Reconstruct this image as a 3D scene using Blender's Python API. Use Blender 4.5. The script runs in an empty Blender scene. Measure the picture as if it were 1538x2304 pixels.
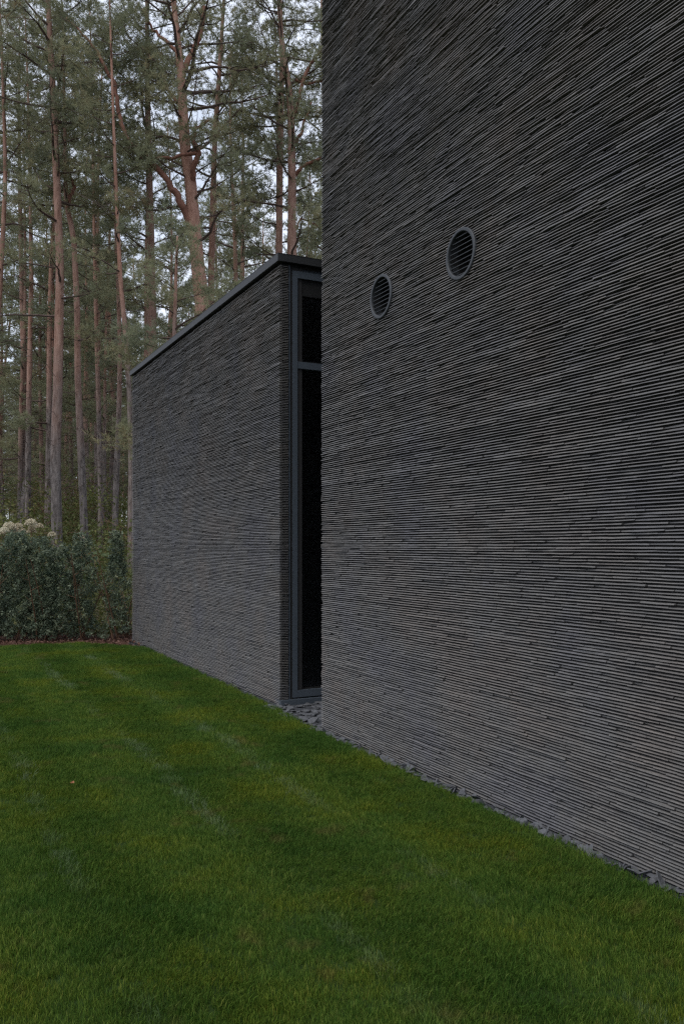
import bpy, math, random
import numpy as np
from mathutils import Vector, Matrix

SC = bpy.context.scene
COL = SC.collection
R = math.radians

# ------------------------------------------------------------------ camera, sky, sun, exposure
CAM_H = 1.5
F = 1940.0                    # focal length in photograph pixels (photograph 1538 x 2304)
CX, HY = 769.0, 1229.0        # principal column, horizon row
cam_d = bpy.data.cameras.new('camera')
cam = bpy.data.objects.new('camera', cam_d)
COL.objects.link(cam)
cam.location = (0, 0, CAM_H)
cam.rotation_euler = (R(90), 0, 0)
cam_d.sensor_fit = 'VERTICAL'
cam_d.sensor_height = 36.0
cam_d.lens = 36.0 * F / 2304.0
cam_d.shift_y = 77.0 / 2304.0
cam_d.clip_end = 2000
SC.camera = cam

SUN_EL, SUN_AZ = R(58), R(215)          # azimuth clockwise from +Y: behind the camera, to the left
w = bpy.data.worlds.new('World')
SC.world = w
w.use_nodes = True
nt = w.node_tree
nt.nodes.clear()
wo = nt.nodes.new('ShaderNodeOutputWorld')
bg = nt.nodes.new('ShaderNodeBackground')
bg.inputs['Strength'].default_value = 0.11
sky = nt.nodes.new('ShaderNodeTexSky')
sky.sky_type = 'NISHITA'
sky.sun_disc = False
sky.sun_elevation = SUN_EL
sky.sun_rotation = SUN_AZ
tc = nt.nodes.new('ShaderNodeTexCoord')
cn = nt.nodes.new('ShaderNodeTexNoise')
cn.inputs['Scale'].default_value = 5.0
cn.inputs['Detail'].default_value = 6.0
cn.inputs['Roughness'].default_value = 0.6
cr = nt.nodes.new('ShaderNodeValToRGB')
cr.color_ramp.elements[0].position = 0.40
cr.color_ramp.elements[0].color = (0.62, 0.62, 0.62, 1)
cr.color_ramp.elements[1].position = 0.62
cr.color_ramp.elements[1].color = (0.97, 0.97, 0.97, 1)
mx = nt.nodes.new('ShaderNodeMix')
mx.data_type = 'RGBA'
nt.links.new(tc.outputs['Generated'], cn.inputs['Vector'])
nt.links.new(cn.outputs['Fac'], cr.inputs['Fac'])
nt.links.new(cr.outputs['Color'], mx.inputs['Factor'])
nt.links.new(sky.outputs['Color'], mx.inputs['A'])
mx.inputs['B'].default_value = (7.0, 7.5, 8.6, 1)      # cloud, in the sky texture's own units
nt.links.new(mx.outputs['Result'], bg.inputs['Color'])
nt.links.new(bg.outputs['Background'], wo.inputs['Surface'])

sun_d = bpy.data.lights.new('sun', 'SUN')
sun_d.energy = 1.4
sun_d.angle = R(40)
sun_d.color = (1.0, 0.96, 0.90)
sun = bpy.data.objects.new('sun', sun_d)
COL.objects.link(sun)
sdir = Vector((math.sin(SUN_AZ) * math.cos(SUN_EL), math.cos(SUN_AZ) * math.cos(SUN_EL), math.sin(SUN_EL)))
sun.rotation_euler = sdir.to_track_quat('Z', 'Y').to_euler()

vs = SC.view_settings
vs.view_transform = 'Standard'
vs.look = 'None'
vs.exposure = 0.50
vs.gamma = 1.0
vs.use_curve_mapping = False
SC.cycles.filter_width = 1.35
SC.cycles.use_denoising = False
SC.cycles.sample_clamp_indirect = 2.0
SC.cycles.max_bounces = 6
SC.cycles.diffuse_bounces = 3
SC.cycles.transparent_max_bounces = 8

# ------------------------------------------------------------------ helpers
def at(px, py, Y):
    """Point at depth Y seen at photograph pixel (px, py)."""
    return np.array([(px - CX) / F * Y, Y, CAM_H + (HY - py) / F * Y])

def ground(px, py):
    Y = CAM_H * F / (py - HY)
    return np.array([(px - CX) / F * Y, Y, 0.0])

def project(P):
    P = np.asarray(P)
    return CX + F * P[..., 0] / P[..., 1], HY - F * (P[..., 2] - CAM_H) / P[..., 1]

TH = math.atan2(968.0, F)
D = np.array([-math.sin(TH), math.cos(TH), 0.0])        # along the walls, away
N = np.array([-math.cos(TH), -math.sin(TH), 0.0])       # out of the walls, to the lawn
ZV = np.array([0, 0, 1.0])

def W(u, c, z):
    """Wall frame: u along the wall, c outward, z up."""
    u = np.asarray(u, float)[..., None]; c = np.asarray(c, float)[..., None]; z = np.asarray(z, float)[..., None]
    return u * D + c * N + z * ZV

def mesh_np(name, V, tris=None, quads=None, mats=(), mat_idx=None, attrs=None, smooth=False):
    me = bpy.data.meshes.new(name)
    V = np.ascontiguousarray(V, np.float32)
    nt_ = 0 if tris is None else len(tris)
    nq = 0 if quads is None else len(quads)
    me.vertices.add(len(V))
    me.vertices.foreach_set('co', V.ravel())
    loops = []
    if nt_: loops.append(np.asarray(tris, np.int32).ravel())
    if nq: loops.append(np.asarray(quads, np.int32).ravel())
    loops = np.concatenate(loops)
    me.loops.add(len(loops))
    me.loops.foreach_set('vertex_index', loops)
    st = np.concatenate([np.arange(nt_) * 3, nt_ * 3 + np.arange(nq) * 4]).astype(np.int32)
    me.polygons.add(nt_ + nq)
    me.polygons.foreach_set('loop_start', st)
    if mat_idx is not None:
        me.polygons.foreach_set('material_index', np.asarray(mat_idx, np.int32))
    me.polygons.foreach_set('use_smooth', np.full(nt_ + nq, smooth))
    for k, v in (attrs or {}).items():
        a = me.attributes.new(k, 'FLOAT', 'POINT')
        a.data.foreach_set('value', np.asarray(v, np.float32))
    for m in mats: me.materials.append(m)
    me.update(calc_edges=True)
    return me

class MB:
    """Collects pieces, builds ONE mesh."""
    def __init__(s): s.V = []; s.T = []; s.Q = []; s.n = 0; s.A = []
    def add(s, V, tris=None, quads=None, tint=None):
        V = np.asarray(V, float).reshape(-1, 3)
        if tris is not None and len(tris): s.T.append(np.asarray(tris) + s.n)
        if quads is not None and len(quads): s.Q.append(np.asarray(quads) + s.n)
        s.V.append(V); s.n += len(V)
        s.A.append(np.full(len(V), 0.5) if tint is None else np.broadcast_to(np.asarray(tint, float), (len(V),)))
    def box(s, o, a, b, c):
        """Box from corner o along vectors a, b, c."""
        o, a, b, c = map(np.asarray, (o, a, b, c))
        V = [o, o + a, o + a + b, o + b, o + c, o + a + c, o + a + b + c, o + b + c]
        q = [[0, 3, 2, 1], [4, 5, 6, 7], [0, 1, 5, 4], [1, 2, 6, 5], [2, 3, 7, 6], [3, 0, 4, 7]]
        if np.dot(np.cross(a, b), c) < 0: q = [x[::-1] for x in q]
        s.add(V, quads=q)
    def wbox(s, u0, u1, c0, c1, z0, z1):
        s.box(W(u0, c0, z0), D * (u1 - u0), N * (c1 - c0), ZV * (z1 - z0))
    def tube(s, P, r, k=6, tint=None):
        P = np.asarray(P, float); r = np.broadcast_to(np.asarray(r, float), (len(P),))
        T = np.gradient(P, axis=0)
        T /= np.linalg.norm(T, axis=1, keepdims=True) + 1e-9
        ref = np.array([0.31, 0.95, 0.05]) if abs(T[:, 2]).mean() > 0.7 else np.array([0.02, 0.05, 1.0])
        A = np.cross(T, ref); A /= np.linalg.norm(A, axis=1, keepdims=True) + 1e-9
        B = np.cross(T, A)
        th = np.arange(k) * 2 * math.pi / k
        V = P[:, None] + r[:, None, None] * (np.cos(th)[None, :, None] * A[:, None] + np.sin(th)[None, :, None] * B[:, None])
        n = len(P)
        i = np.arange(n - 1)[:, None] * k; j = np.arange(k)[None]; j2 = (j + 1) % k
        q = np.stack([i + j, i + j2, i + k + j2, i + k + j], -1).reshape(-1, 4)
        q = q[:, ::-1]
        V = np.concatenate([V.reshape(-1, 3), P[-1:] + T[-1:] * r[-1] * 0.3])
        cap = [[(n - 1) * k + (jj + 1) % k, (n - 1) * k + jj, n * k] for jj in range(k)]
        s.add(V, tris=cap, quads=q, tint=tint)
    def mesh(s, name, mats, smooth=False):
        V = np.concatenate(s.V)
        T = np.concatenate(s.T) if s.T else None
        Q = np.concatenate(s.Q) if s.Q else None
        return mesh_np(name, V, T, Q, mats, attrs={'tint': np.concatenate(s.A)}, smooth=smooth)
    def build(s, name, mats, parent=None, smooth=False, kind=None):
        if not isinstance(mats, (list, tuple)): mats = [mats]
        return link(name, s.mesh(name, mats, smooth), parent, kind)

def link(name, me, parent=None, kind=None):
    o = bpy.data.objects.new(name, me)
    COL.objects.link(o)
    if parent is not None:
        o.parent = parent
        if tuple(parent.location) != (0, 0, 0):
            o.matrix_parent_inverse = Matrix.Translation(-parent.location)
    if kind: o['kind'] = kind
    return o

def thing(name, label, cat, loc=(0, 0, 0), group=None):
    o = bpy.data.objects.new(name, None)
    o.empty_display_size = 0.2
    COL.objects.link(o)
    o.location = loc
    tag(o, label, cat, group)
    return o

def tag(o, label=None, cat=None, group=None, kind=None):
    if label: o['label'] = label
    if cat: o['category'] = cat
    if group: o['group'] = group
    if kind: o['kind'] = kind
    return o

def smooth_noise(rng, n, step):
    """1-D smooth noise of n samples, knots every 'step' samples."""
    k = int(n / step) + 4
    kn = rng.normal(size=k)
    x = np.arange(n) / step
    i = x.astype(int); f = x - i; f = f * f * (3 - 2 * f)
    return kn[i] * (1 - f) + kn[i + 1] * f

# ------------------------------------------------------------------ materials
class NT:
    def __init__(s, name):
        s.m = bpy.data.materials.new(name); s.m.use_nodes = True
        s.t = s.m.node_tree; s.t.nodes.clear()
        s.out = s.n('ShaderNodeOutputMaterial')
    def n(s, k, **kw):
        x = s.t.nodes.new(k)
        for a, v in kw.items():
            if a.startswith('_'): setattr(x, a[1:], v)
            else: x.inputs[a.replace('__', ' ')].default_value = v
        return x
    def l(s, a, b): s.t.links.new(a, b)
    def noise(s, vec, scale, detail=4, rough=0.55):
        x = s.n('ShaderNodeTexNoise', Scale=scale, Detail=detail, Roughness=rough)
        if vec is not None: s.l(vec, x.inputs['Vector'])
        return x.outputs['Fac']
    def ramp(s, fac, stops):
        x = s.n('ShaderNodeValToRGB')
        e = x.color_ramp.elements
        while len(e) < len(stops): e.new(0.5)
        for i, (p, c) in enumerate(stops):
            e[i].position = p; e[i].color = (*c, 1) if len(c) == 3 else c
        s.l(fac, x.inputs['Fac'])
        return x.outputs['Color']
    def mix(s, fac, a, b, blend='MIX'):
        x = s.t.nodes.new('ShaderNodeMix'); x.data_type = 'RGBA'; x.blend_type = blend
        for sock, v in (('Factor', fac), ('A', a), ('B', b)):
            if isinstance(v, (int, float)): x.inputs[sock].default_value = v
            elif isinstance(v, tuple): x.inputs[sock].default_value = (*v, 1)
            else: s.l(v, x.inputs[sock])
        return x.outputs['Result']
    def math(s, op, a, b=None, c=None):
        x = s.t.nodes.new('ShaderNodeMath'); x.operation = op
        for i, v in enumerate((a, b, c)):
            if v is None: continue
            if isinstance(v, (int, float)): x.inputs[i].default_value = v
            else: s.l(v, x.inputs[i])
        return x.outputs[0]
    def pos(s): return s.n('ShaderNodeNewGeometry').outputs['Position']
    def stretch(s, vec, sx, sy, sz, rot=0.0):
        x = s.t.nodes.new('ShaderNodeMapping')
        x.inputs['Scale'].default_value = (sx, sy, sz)
        x.inputs['Rotation'].default_value = (0, 0, rot)
        s.l(vec, x.inputs['Vector'])
        return x.outputs['Vector']
    def attr(s, name): 
        x = s.t.nodes.new('ShaderNodeAttribute'); x.attribute_name = name
        return x.outputs['Fac']
    def bump(s, h, strength, dist):
        x = s.n('ShaderNodeBump', Strength=strength, Distance=dist)
        s.l(h, x.inputs['Height'])
        return x.outputs['Normal']
    def principled(s, col, rough=0.6, normal=None, spec=0.5, metal=0.0):
        b = s.n('ShaderNodeBsdfPrincipled')
        if isinstance(col, tuple): b.inputs['Base Color'].default_value = (*col, 1)
        else: s.l(col, b.inputs['Base Color'])
        if isinstance(rough, (int, float)): b.inputs['Roughness'].default_value = rough
        else: s.l(rough, b.inputs['Roughness'])
        b.inputs['Specular IOR Level'].default_value = spec
        b.inputs['Metallic'].default_value = metal
        if normal is not None: s.l(normal, b.inputs['Normal'])
        s.l(b.outputs[0], s.out.inputs['Surface'])
        return b

def mat_slate():
    s = NT('slate')
    p = s.pos()
    big = s.noise(p, 1.6, 4, 0.6)
    col = s.ramp(big, [(0.34, (0.109, 0.106, 0.111)), (0.5, (0.119, 0.114, 0.108)), (0.66, (0.128, 0.114, 0.103))])
    t = s.attr('tint')
    col = s.mix(1.0, col, s.ramp(t, [(0, (0.62, 0.62, 0.64)), (0.5, (1, 1, 1)), (1, (1.28, 1.26, 1.24))]), 'MULTIPLY')
    fine = s.noise(s.stretch(p, 30, 30, 220), 1.0, 5, 0.65)
    col = s.mix(1.0, col, s.ramp(fine, [(0.3, (0.7, 0.7, 0.7)), (0.7, (1.25, 1.25, 1.25))]), 'MULTIPLY')
    nrm = s.bump(s.noise(s.stretch(p, 60, 60, 300), 1.0, 4, 0.6), 0.5, 0.004)
    s.principled(col, 0.62, nrm, 0.4)
    return s.m

def mat_plain(name, col, rough=0.5, spec=0.5, metal=0.0, nscale=40, var=0.12, bump=0.0):
    s = NT(name)
    p = s.pos()
    f = s.noise(p, nscale, 5, 0.6)
    c = s.ramp(f, [(0.3, tuple(x * (1 - var) for x in col)), (0.7, tuple(min(1, x * (1 + var)) for x in col))])
    nrm = s.bump(f, bump, 0.01) if bump else None
    s.principled(c, rough, nrm, spec, metal)
    return s.m

def mat_glass():
    s = NT('window_glass')
    tr = s.n('ShaderNodeBsdfTransparent'); tr.inputs['Color'].default_value = (0.80, 0.83, 0.84, 1)
    gl = s.n('ShaderNodeBsdfGlossy', Roughness=0.02)
    fr = s.n('ShaderNodeFresnel', IOR=1.5)
    mxs = s.n('ShaderNodeMixShader')
    s.l(fr.outputs[0], mxs.inputs[0]); s.l(tr.outputs[0], mxs.inputs[1]); s.l(gl.outputs[0], mxs.inputs[2])
    s.l(mxs.outputs[0], s.out.inputs['Surface'])
    return s.m

def mat_bark():
    """Scots pine: grey plated bark low down, thin salmon bark higher up."""
    s = NT('pine_bark')
    p = s.pos()
    oi = s.n('ShaderNodeObjectInfo')
    sep = s.n('ShaderNodeSeparateXYZ'); s.l(p, sep.inputs[0])
    z = sep.outputs['Z']
    wob = s.noise(p, 0.9, 3, 0.6)
    start = s.math('MULTIPLY_ADD', oi.outputs['Random'], 4.0, 3.0)
    h = s.math('SUBTRACT', s.math('MULTIPLY_ADD', wob, 4.0, s.math('SUBTRACT', z, 2.0)), start)
    f = s.math('MULTIPLY', h, 0.30)
    f.node.use_clamp = True
    plates = s.noise(s.stretch(p, 12, 12, 3.0), 1.0, 5, 0.7)
    low = s.ramp(plates, [(0.35, (0.045, 0.038, 0.034)), (0.50, (0.150, 0.128, 0.118)), (0.68, (0.235, 0.205, 0.190))])
    flake = s.noise(s.stretch(p, 9, 9, 2.2), 1.0, 5, 0.7)
    high = s.ramp(flake, [(0.3, (0.17, 0.088, 0.064)), (0.5, (0.30, 0.175, 0.132)), (0.7, (0.38, 0.250, 0.200))])
    c = s.mix(f, low, high)
    dull = s.ramp(oi.outputs['Random'], [(0, (0.75, 0.78, 0.80)), (0.5, (0.95, 0.95, 0.95)), (1, (1.1, 1.0, 0.95))])
    c = s.mix(1.0, c, dull, 'MULTIPLY')
    s.principled(c, 0.85, s.bump(plates, 0.9, 0.05), 0.2)
    return s.m

def mat_leaf(name, stops, transl=0.25, rough=0.55, nscale=0.8):
    """stops: colours over the per-clump tint attribute."""
    s = NT(name)
    p = s.pos()
    t = s.attr('tint')
    n = s.noise(p, nscale, 3, 0.6)
    f = s.math('ADD', s.math('MULTIPLY', t, 0.7), s.math('MULTIPLY', n, 0.3))
    c = s.ramp(f, stops)
    b = s.n('ShaderNodeBsdfPrincipled', Roughness=rough)
    b.inputs['Specular IOR Level'].default_value = 0.3
    s.l(c, b.inputs['Base Color'])
    tr = s.n('ShaderNodeBsdfTranslucent'); s.l(c, tr.inputs['Color'])
    m = s.n('ShaderNodeMixShader'); m.inputs[0].default_value = transl
    s.l(b.outputs[0], m.inputs[1]); s.l(tr.outputs[0], m.inputs[2])
    s.l(m.outputs[0], s.out.inputs['Surface'])
    return s.m

def mat_grass():
    s = NT('lawn_grass')
    p = s.pos()
    g = s.n('ShaderNodeNewGeometry')
    a = s.noise(p, 1.3, 4, 0.6)
    b = s.noise(p, 7.0, 3, 0.6)
    isl = g.outputs['Random Per Island']
    base = s.ramp(isl, [(0.0, (0.027, 0.068, 0.009)), (0.5, (0.068, 0.130, 0.016)), (0.93, (0.124, 0.182, 0.030)), (1.0, (0.25, 0.19, 0.06))])
    patch = s.ramp(a, [(0.36, (0.66, 0.80, 0.85)), (0.50, (1, 1, 1)), (0.64, (1.40, 1.12, 0.80))])
    c = s.mix(1.0, base, patch, 'MULTIPLY')
    dry = s.ramp(s.math('MULTIPLY', s.noise(p, 2.1, 2, 0.5), b), [(0.33, (0, 0, 0)), (0.42, (0.42, 0.42, 0.42))])
    c = s.mix(dry, c, (0.17, 0.13, 0.045))
    at_ = s.t.nodes.new('ShaderNodeAttribute'); at_.attribute_type = 'INSTANCER'; at_.attribute_name = 'ridge'
    c = s.mix(s.math('MULTIPLY', at_.outputs['Fac'], 0.85), c, (0.20, 0.25, 0.15))
    bs = s.n('ShaderNodeBsdfPrincipled', Roughness=0.75)
    bs.inputs['Specular IOR Level'].default_value = 0.12
    s.l(c, bs.inputs['Base Color'])
    tr = s.n('ShaderNodeBsdfTranslucent'); s.l(c, tr.inputs['Color'])
    m = s.n('ShaderNodeMixShader'); m.inputs[0].default_value = 0.3
    s.l(bs.outputs[0], m.inputs[1]); s.l(tr.outputs[0], m.inputs[2])
    s.l(m.outputs[0], s.out.inputs['Surface'])
    return s.m

def mat_soil(name, a, b, scale=6):
    s = NT(name)
    p = s.pos()
    f = s.noise(p, scale, 7, 0.7)
    s.principled(s.ramp(f, [(0.35, a), (0.65, b)]), 0.95, s.bump(f, 0.6, 0.05), 0.1)
    return s.m

M_SLATE = mat_slate()
M_BACK = mat_plain('dark_wall_backing', (0.028, 0.027, 0.027), 0.9, 0.2)
M_METAL = mat_plain('anthracite_metal', (0.056, 0.068, 0.082), 0.42, 0.5, 0.0, 25, 0.06)
M_CAP = mat_plain('dark_roof_metal', (0.015, 0.0155, 0.0165), 0.6, 0.5, 0.0, 8, 0.10)
M_VENT = mat_plain('vent_metal', (0.040, 0.043, 0.047), 0.55, 0.3, 0.0, 60, 0.08)
M_TWIG = mat_plain('dark_twig_bark', (0.085, 0.060, 0.050), 0.9, 0.2, 0.0, 6, 0.35)
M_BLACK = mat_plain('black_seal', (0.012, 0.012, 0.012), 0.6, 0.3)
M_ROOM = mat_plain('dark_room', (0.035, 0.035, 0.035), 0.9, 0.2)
M_GLASS = mat_glass()
M_STONE = mat_plain('slate_chip', (0.080, 0.082, 0.088), 0.7, 0.3, 0.0, 30, 0.35, 0.4)
M_BARK = mat_bark()
M_LIMB = mat_plain('red_limb_bark', (0.190, 0.092, 0.066), 0.85, 0.2, 0.0, 7, 0.35)
M_NEEDLE = mat_leaf('pine_needles', [(0.15, (0.135, 0.152, 0.098)), (0.45, (0.215, 0.230, 0.138)), (0.75, (0.265, 0.252, 0.138)), (0.95, (0.30, 0.20, 0.11))], 0.5)
M_THUJA = mat_leaf('hedge_leaf', [(0.2, (0.024, 0.040, 0.026)), (0.45, (0.090, 0.122, 0.078)), (0.75, (0.200, 0.235, 0.150)), (0.97, (0.27, 0.26, 0.12))], 0.3, 0.45, 3.0)
M_SHRUB = mat_leaf('understory_leaf', [(0.2, (0.045, 0.060, 0.018)), (0.5, (0.085, 0.100, 0.028)), (0.8, (0.150, 0.140, 0.040)), (1.0, (0.20, 0.12, 0.05))], 0.35, 0.6, 0.7)
M_HYDR = mat_leaf('hydrangea_leaf', [(0.2, (0.05, 0.075, 0.025)), (0.6, (0.10, 0.14, 0.045)), (1.0, (0.17, 0.16, 0.06))], 0.3, 0.5, 2.0)
M_FLOWER = mat_leaf('hydrangea_flower', [(0.15, (0.32, 0.24, 0.17)), (0.5, (0.50, 0.44, 0.31)), (0.85, (0.68, 0.64, 0.50))], 0.2, 0.7, 4.0)
M_STEM = mat_plain('red_brown_stem', (0.13, 0.075, 0.045), 0.8, 0.2, 0, 30, 0.3)
M_GRASS = mat_grass()
M_TURF = mat_soil('turf_soil', (0.018, 0.034, 0.008), (0.036, 0.066, 0.014), 30)
M_FLOOR = mat_soil('forest_soil', (0.050, 0.040, 0.026), (0.105, 0.085, 0.050), 1.5)
M_MULCH = mat_soil('mulch_soil', (0.045, 0.022, 0.015), (0.095, 0.050, 0.036), 25)
M_CHIP = mat_leaf('bark_chip', [(0.1, (0.040, 0.020, 0.014)), (0.5, (0.095, 0.046, 0.032)), (0.9, (0.18, 0.10, 0.075))], 0.0, 0.8, 8.0)
M_BED = mat_soil('stone_bed_soil', (0.035, 0.037, 0.042), (0.08, 0.083, 0.09), 40)
M_LEAF = mat_plain('orange_leaf', (0.20, 0.075, 0.025), 0.6, 0.3, 0, 60, 0.3)

rng = np.random.default_rng(7)

# ------------------------------------------------------------------ ground
C_R, U_R = -3.010, 6.412           # tall block: outward offset of its face, far end
C_L, U_L0, U_L1 = -3.105, 7.539, 13.62
def sheet(name, pts, z, mat):
    V = np.array([[*p[:2], z] for p in pts])
    me = bpy.data.meshes.new(name)
    me.from_pydata(V.tolist(), [], [list(range(len(V)))])
    me.materials.append(mat)
    return tag(link(name, me), kind='structure')
sheet('forest_floor', [(-900, -500), (900, -500), (900, 1100), (-900, 1100)], -0.012, M_FLOOR)
def fan_pt(u, c): return W(u, c, 0.0)
lawn_pts = [fan_pt(-6, C_R + 0.10), fan_pt(U_R + 0.1, C_R + 0.085), fan_pt(U_L0 - 0.1, C_L + 0.10), fan_pt(U_L1 - 0.9, C_L + 0.04),
            np.array([-3.35, 12.95, 0]), np.array([-4.0, 13.25, 0]), np.array([-5.2, 12.85, 0]), np.array([-12, 12.6, 0]), np.array([-12, -6, 0])]
sheet('lawn', lawn_pts, 0.0, M_TURF)
sheet('mulch_bed', [(-3.0, 12.6), (-2.9, 15.2), (-4.2, 15.6), (-9, 15.2), (-9, 12.4)], -0.006, M_MULCH)
bed = sheet('stone_bed', [W(-4, C_R + 0.16, 0)[:2], W(U_R, C_R + 0.14, 0)[:2], W(U_L0, C_L + 0.16, 0)[:2], W(U_L1, C_L + 0.10, 0)[:2],
                          W(U_L1, C_L - 0.3, 0)[:2], W(U_L0, C_L - 2.0, 0)[:2], W(U_R - 0.5, C_L - 2.0, 0)[:2], W(-4, C_R - 0.3, 0)[:2]], -0.003, M_BED)

# ------------------------------------------------------------------ slate cladding
PITCH = 0.0158
def strip_geo(r, u0, u1, zc0, zf, thick, face_c, depth, prot, seg):
    """One slate strip with an uneven, chipped front edge, in the wall frame. zf(u): course line."""
    us = np.linspace(u0, u1, seg + 1)
    zm = zc0 + zf(us) + r.normal(0, 0.0006, seg + 1)
    th = thick * (1 + r.normal(0, 0.15, seg + 1))
    pc = face_c + prot + r.normal(0, 0.0012, seg + 1)
    if r.random() < 0.15: pc[0] -= r.uniform(0.002, 0.010)
    if r.random() < 0.15: pc[-1] -= r.uniform(0.002, 0.010)
    back = np.full(seg + 1, face_c - depth)
    ring = np.stack([np.stack([us, pc, zm - th / 2], -1), np.stack([us, pc - 0.0026, zm + th / 2], -1),
                     np.stack([us, back, zm + th / 2 + 0.0030], -1), np.stack([us, back, zm - th / 2], -1)], 1)   # seg+1, 4, 3
    i = np.arange(seg)[:, None] * 4; j = np.arange(4)[None]; j2 = (j + 1) % 4
    q = np.stack([i + j, i + 4 + j, i + 4 + j2, i + j2], -1).reshape(-1, 4)
    e = seg * 4
    q = np.concatenate([q, [[0, 1, 2, 3], [e + 3, e + 2, e + 1, e]]])
    return ring.reshape(-1, 3), q

def clad(root, r, ulo, uhi, c, zlo, zhi, amp, lo_long=None):
    """All strips of one face; the 300 that show largest become parts, the others one mass. holes: discs (u, z, radius)."""
    nc = int((zhi - zlo) / PITCH)
    nu = 64
    drift = np.zeros((nc, nu))
    prev = smooth_noise(r, nu, 9)
    for k in range(nc):
        prev = 0.82 * prev + 0.57 * smooth_noise(r, nu, r.uniform(5, 11))
        drift[k] = prev
    drift *= amp
    jit = r.normal(0, 0.0005, nc)
    out = []
    for k in range(nc):
        zc = zlo + (k + 0.5) * PITCH + jit[k]
        zf = lambda u, k=k: np.interp(u, np.linspace(ulo, uhi, nu), drift[k])
        u = ulo
        cthick = 0.0056 + r.normal(0, 0.0006)
        while u < uhi - 1e-4:
            L = r.uniform(0.12, 0.46)
            if lo_long is not None and u < lo_long: L = 1.6
            e = min(u + L, uhi)
            if uhi - e < 0.09: e = uhi
            out.append((u, e, zc, zf, cthick * (1 + r.normal(0, 0.10))))
            gap = r.uniform(0.0005, 0.003)
            if r.random() < 0.018: gap = r.uniform(0.005, 0.018)
            u = e + gap
    return out

def build_clad(root, r, strips, c, holes=(), n_parts=300, depth=0.03, segl=0.09):
    def cut(s):
        u0, u1, zc, zf, th = s
        parts = [(u0, u1)]
        for (hu, hz, hr) in holes:
            dz = zc - hz
            if abs(dz) >= hr: continue
            half = math.sqrt(hr * hr - dz * dz)
            nxt = []
            for (a, b) in parts:
                if b <= hu - half or a >= hu + half: nxt.append((a, b)); continue
                if a < hu - half - 0.012: nxt.append((a, hu - half))
                if b > hu + half + 0.012: nxt.append((hu + half, b))
            parts = nxt
        return [(a, b, zc, zf, th) for a, b in parts if b - a > 0.01]
    strips = [x for s in strips for x in cut(s)]
    size = []
    for (u0, u1, zc, zf, th) in strips:
        P = W(np.array([u0, u1]), np.array([c, c]), np.array([zc, zc]))
        if P[:, 1].min() < 0.5: size.append(0); continue
        x, y = project(P)
        x0, x1 = np.clip(x.min(), 0, 1538), np.clip(x.max(), 0, 1538)
        ok = (x1 > x0 + 2) and (y.min() > -10) and (y.max() < 2310) and zc > 0.03
        size.append((x1 - x0) * th * F / P[:, 1].min() if ok else 0)
    order = np.argsort(size)[::-1]
    top = set(order[:n_parts].tolist())
    mass = MB()
    for i, (u0, u1, zc, zf, th) in enumerate(strips):
        seg = max(1, min(6, int(round((u1 - u0) / segl))))
        V, q = strip_geo(r, u0, u1, zc, zf, th, c, depth, r.normal(0, 0.0018) - (0.006 if r.random() < 0.015 else 0), seg)
        V = W(V[:, 0], V[:, 1], V[:, 2])
        t = float(np.clip(r.normal(0.5, 0.13), 0, 1))
        if i in top:
            m = MB(); m.add(V, quads=q, tint=t)
            m.build('slate_strip', M_SLATE, root)
        else:
            mass.add(V, quads=q, tint=t)
    return mass

def wall_u(px, c):
    """u of the wall point at offset c seen in photograph column px."""
    k = (px - CX) / F
    # (u*D + c*N): x = k*y
    return c * (k * N[1] - N[0]) / (D[0] - k * D[1])

# --- tall block
tall = thing('slate_building', 'tall dark slate clad block with two round vents in its wall', 'building')
V1 = (wall_u(1036, C_R), 3.292); V2 = (wall_u(857, C_R), 3.290)
VR = 0.157
m = MB()
BK = C_R - 0.020
# backing wall with square openings behind the vents
cells_u = [-3.0, V1[0] - 0.13, V1[0] + 0.13, V2[0] - 0.13, V2[0] + 0.13, U_R - 0.02]
for i in range(5):
    if i in (1, 3):
        m.wbox(cells_u[i], cells_u[i + 1], BK - 0.2, BK, -0.2, 3.29 - 0.13)
        m.wbox(cells_u[i], cells_u[i + 1], BK - 0.2, BK, 3.29 + 0.13, 7.6)
    else:
        m.wbox(cells_u[i], cells_u[i + 1], BK - 0.2, BK, -0.2, 7.6)
m.wbox(U_R - 0.22, U_R - 0.021, BK - 7.0, BK - 0.201, -0.2, 7.6)
m.wbox(-3.0, -2.8, BK - 7.0, BK - 0.201, -0.2, 7.6)
m.build('wall', M_BACK, tall)
m = MB(); m.wbox(-3.05, U_R + 0.03, BK - 7.0, C_R + 0.03, 7.602, 7.70); m.build('roof', M_CAP, tall)
r1 = np.random.default_rng(11)
strips = clad(tall, r1, -1.0, U_R, C_R, 0.0, 7.1, 0.0007, lo_long=1.6)
mass = build_clad(tall, r1, strips, C_R, holes=((V1[0], V1[1], VR - 0.004), (V2[0], V2[1], VR - 0.004)))
# strips on the end face that looks at the lower block
for k in range(int(7.1 / PITCH)):
    z0 = (k + 0.2) * PITCH
    a = BK - 1.8
    while a < BK - 0.02:
        b = min(a + r1.uniform(0.25, 0.6), BK - 0.01)
        p = r1.normal(0, 0.002)
        mass.wbox(U_R - 0.03, U_R - 0.004 + p, a, b, z0, z0 + 0.0062)
        a = b + 0.002
mass.build('slate_cladding', M_SLATE, tall, kind='stuff')

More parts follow.
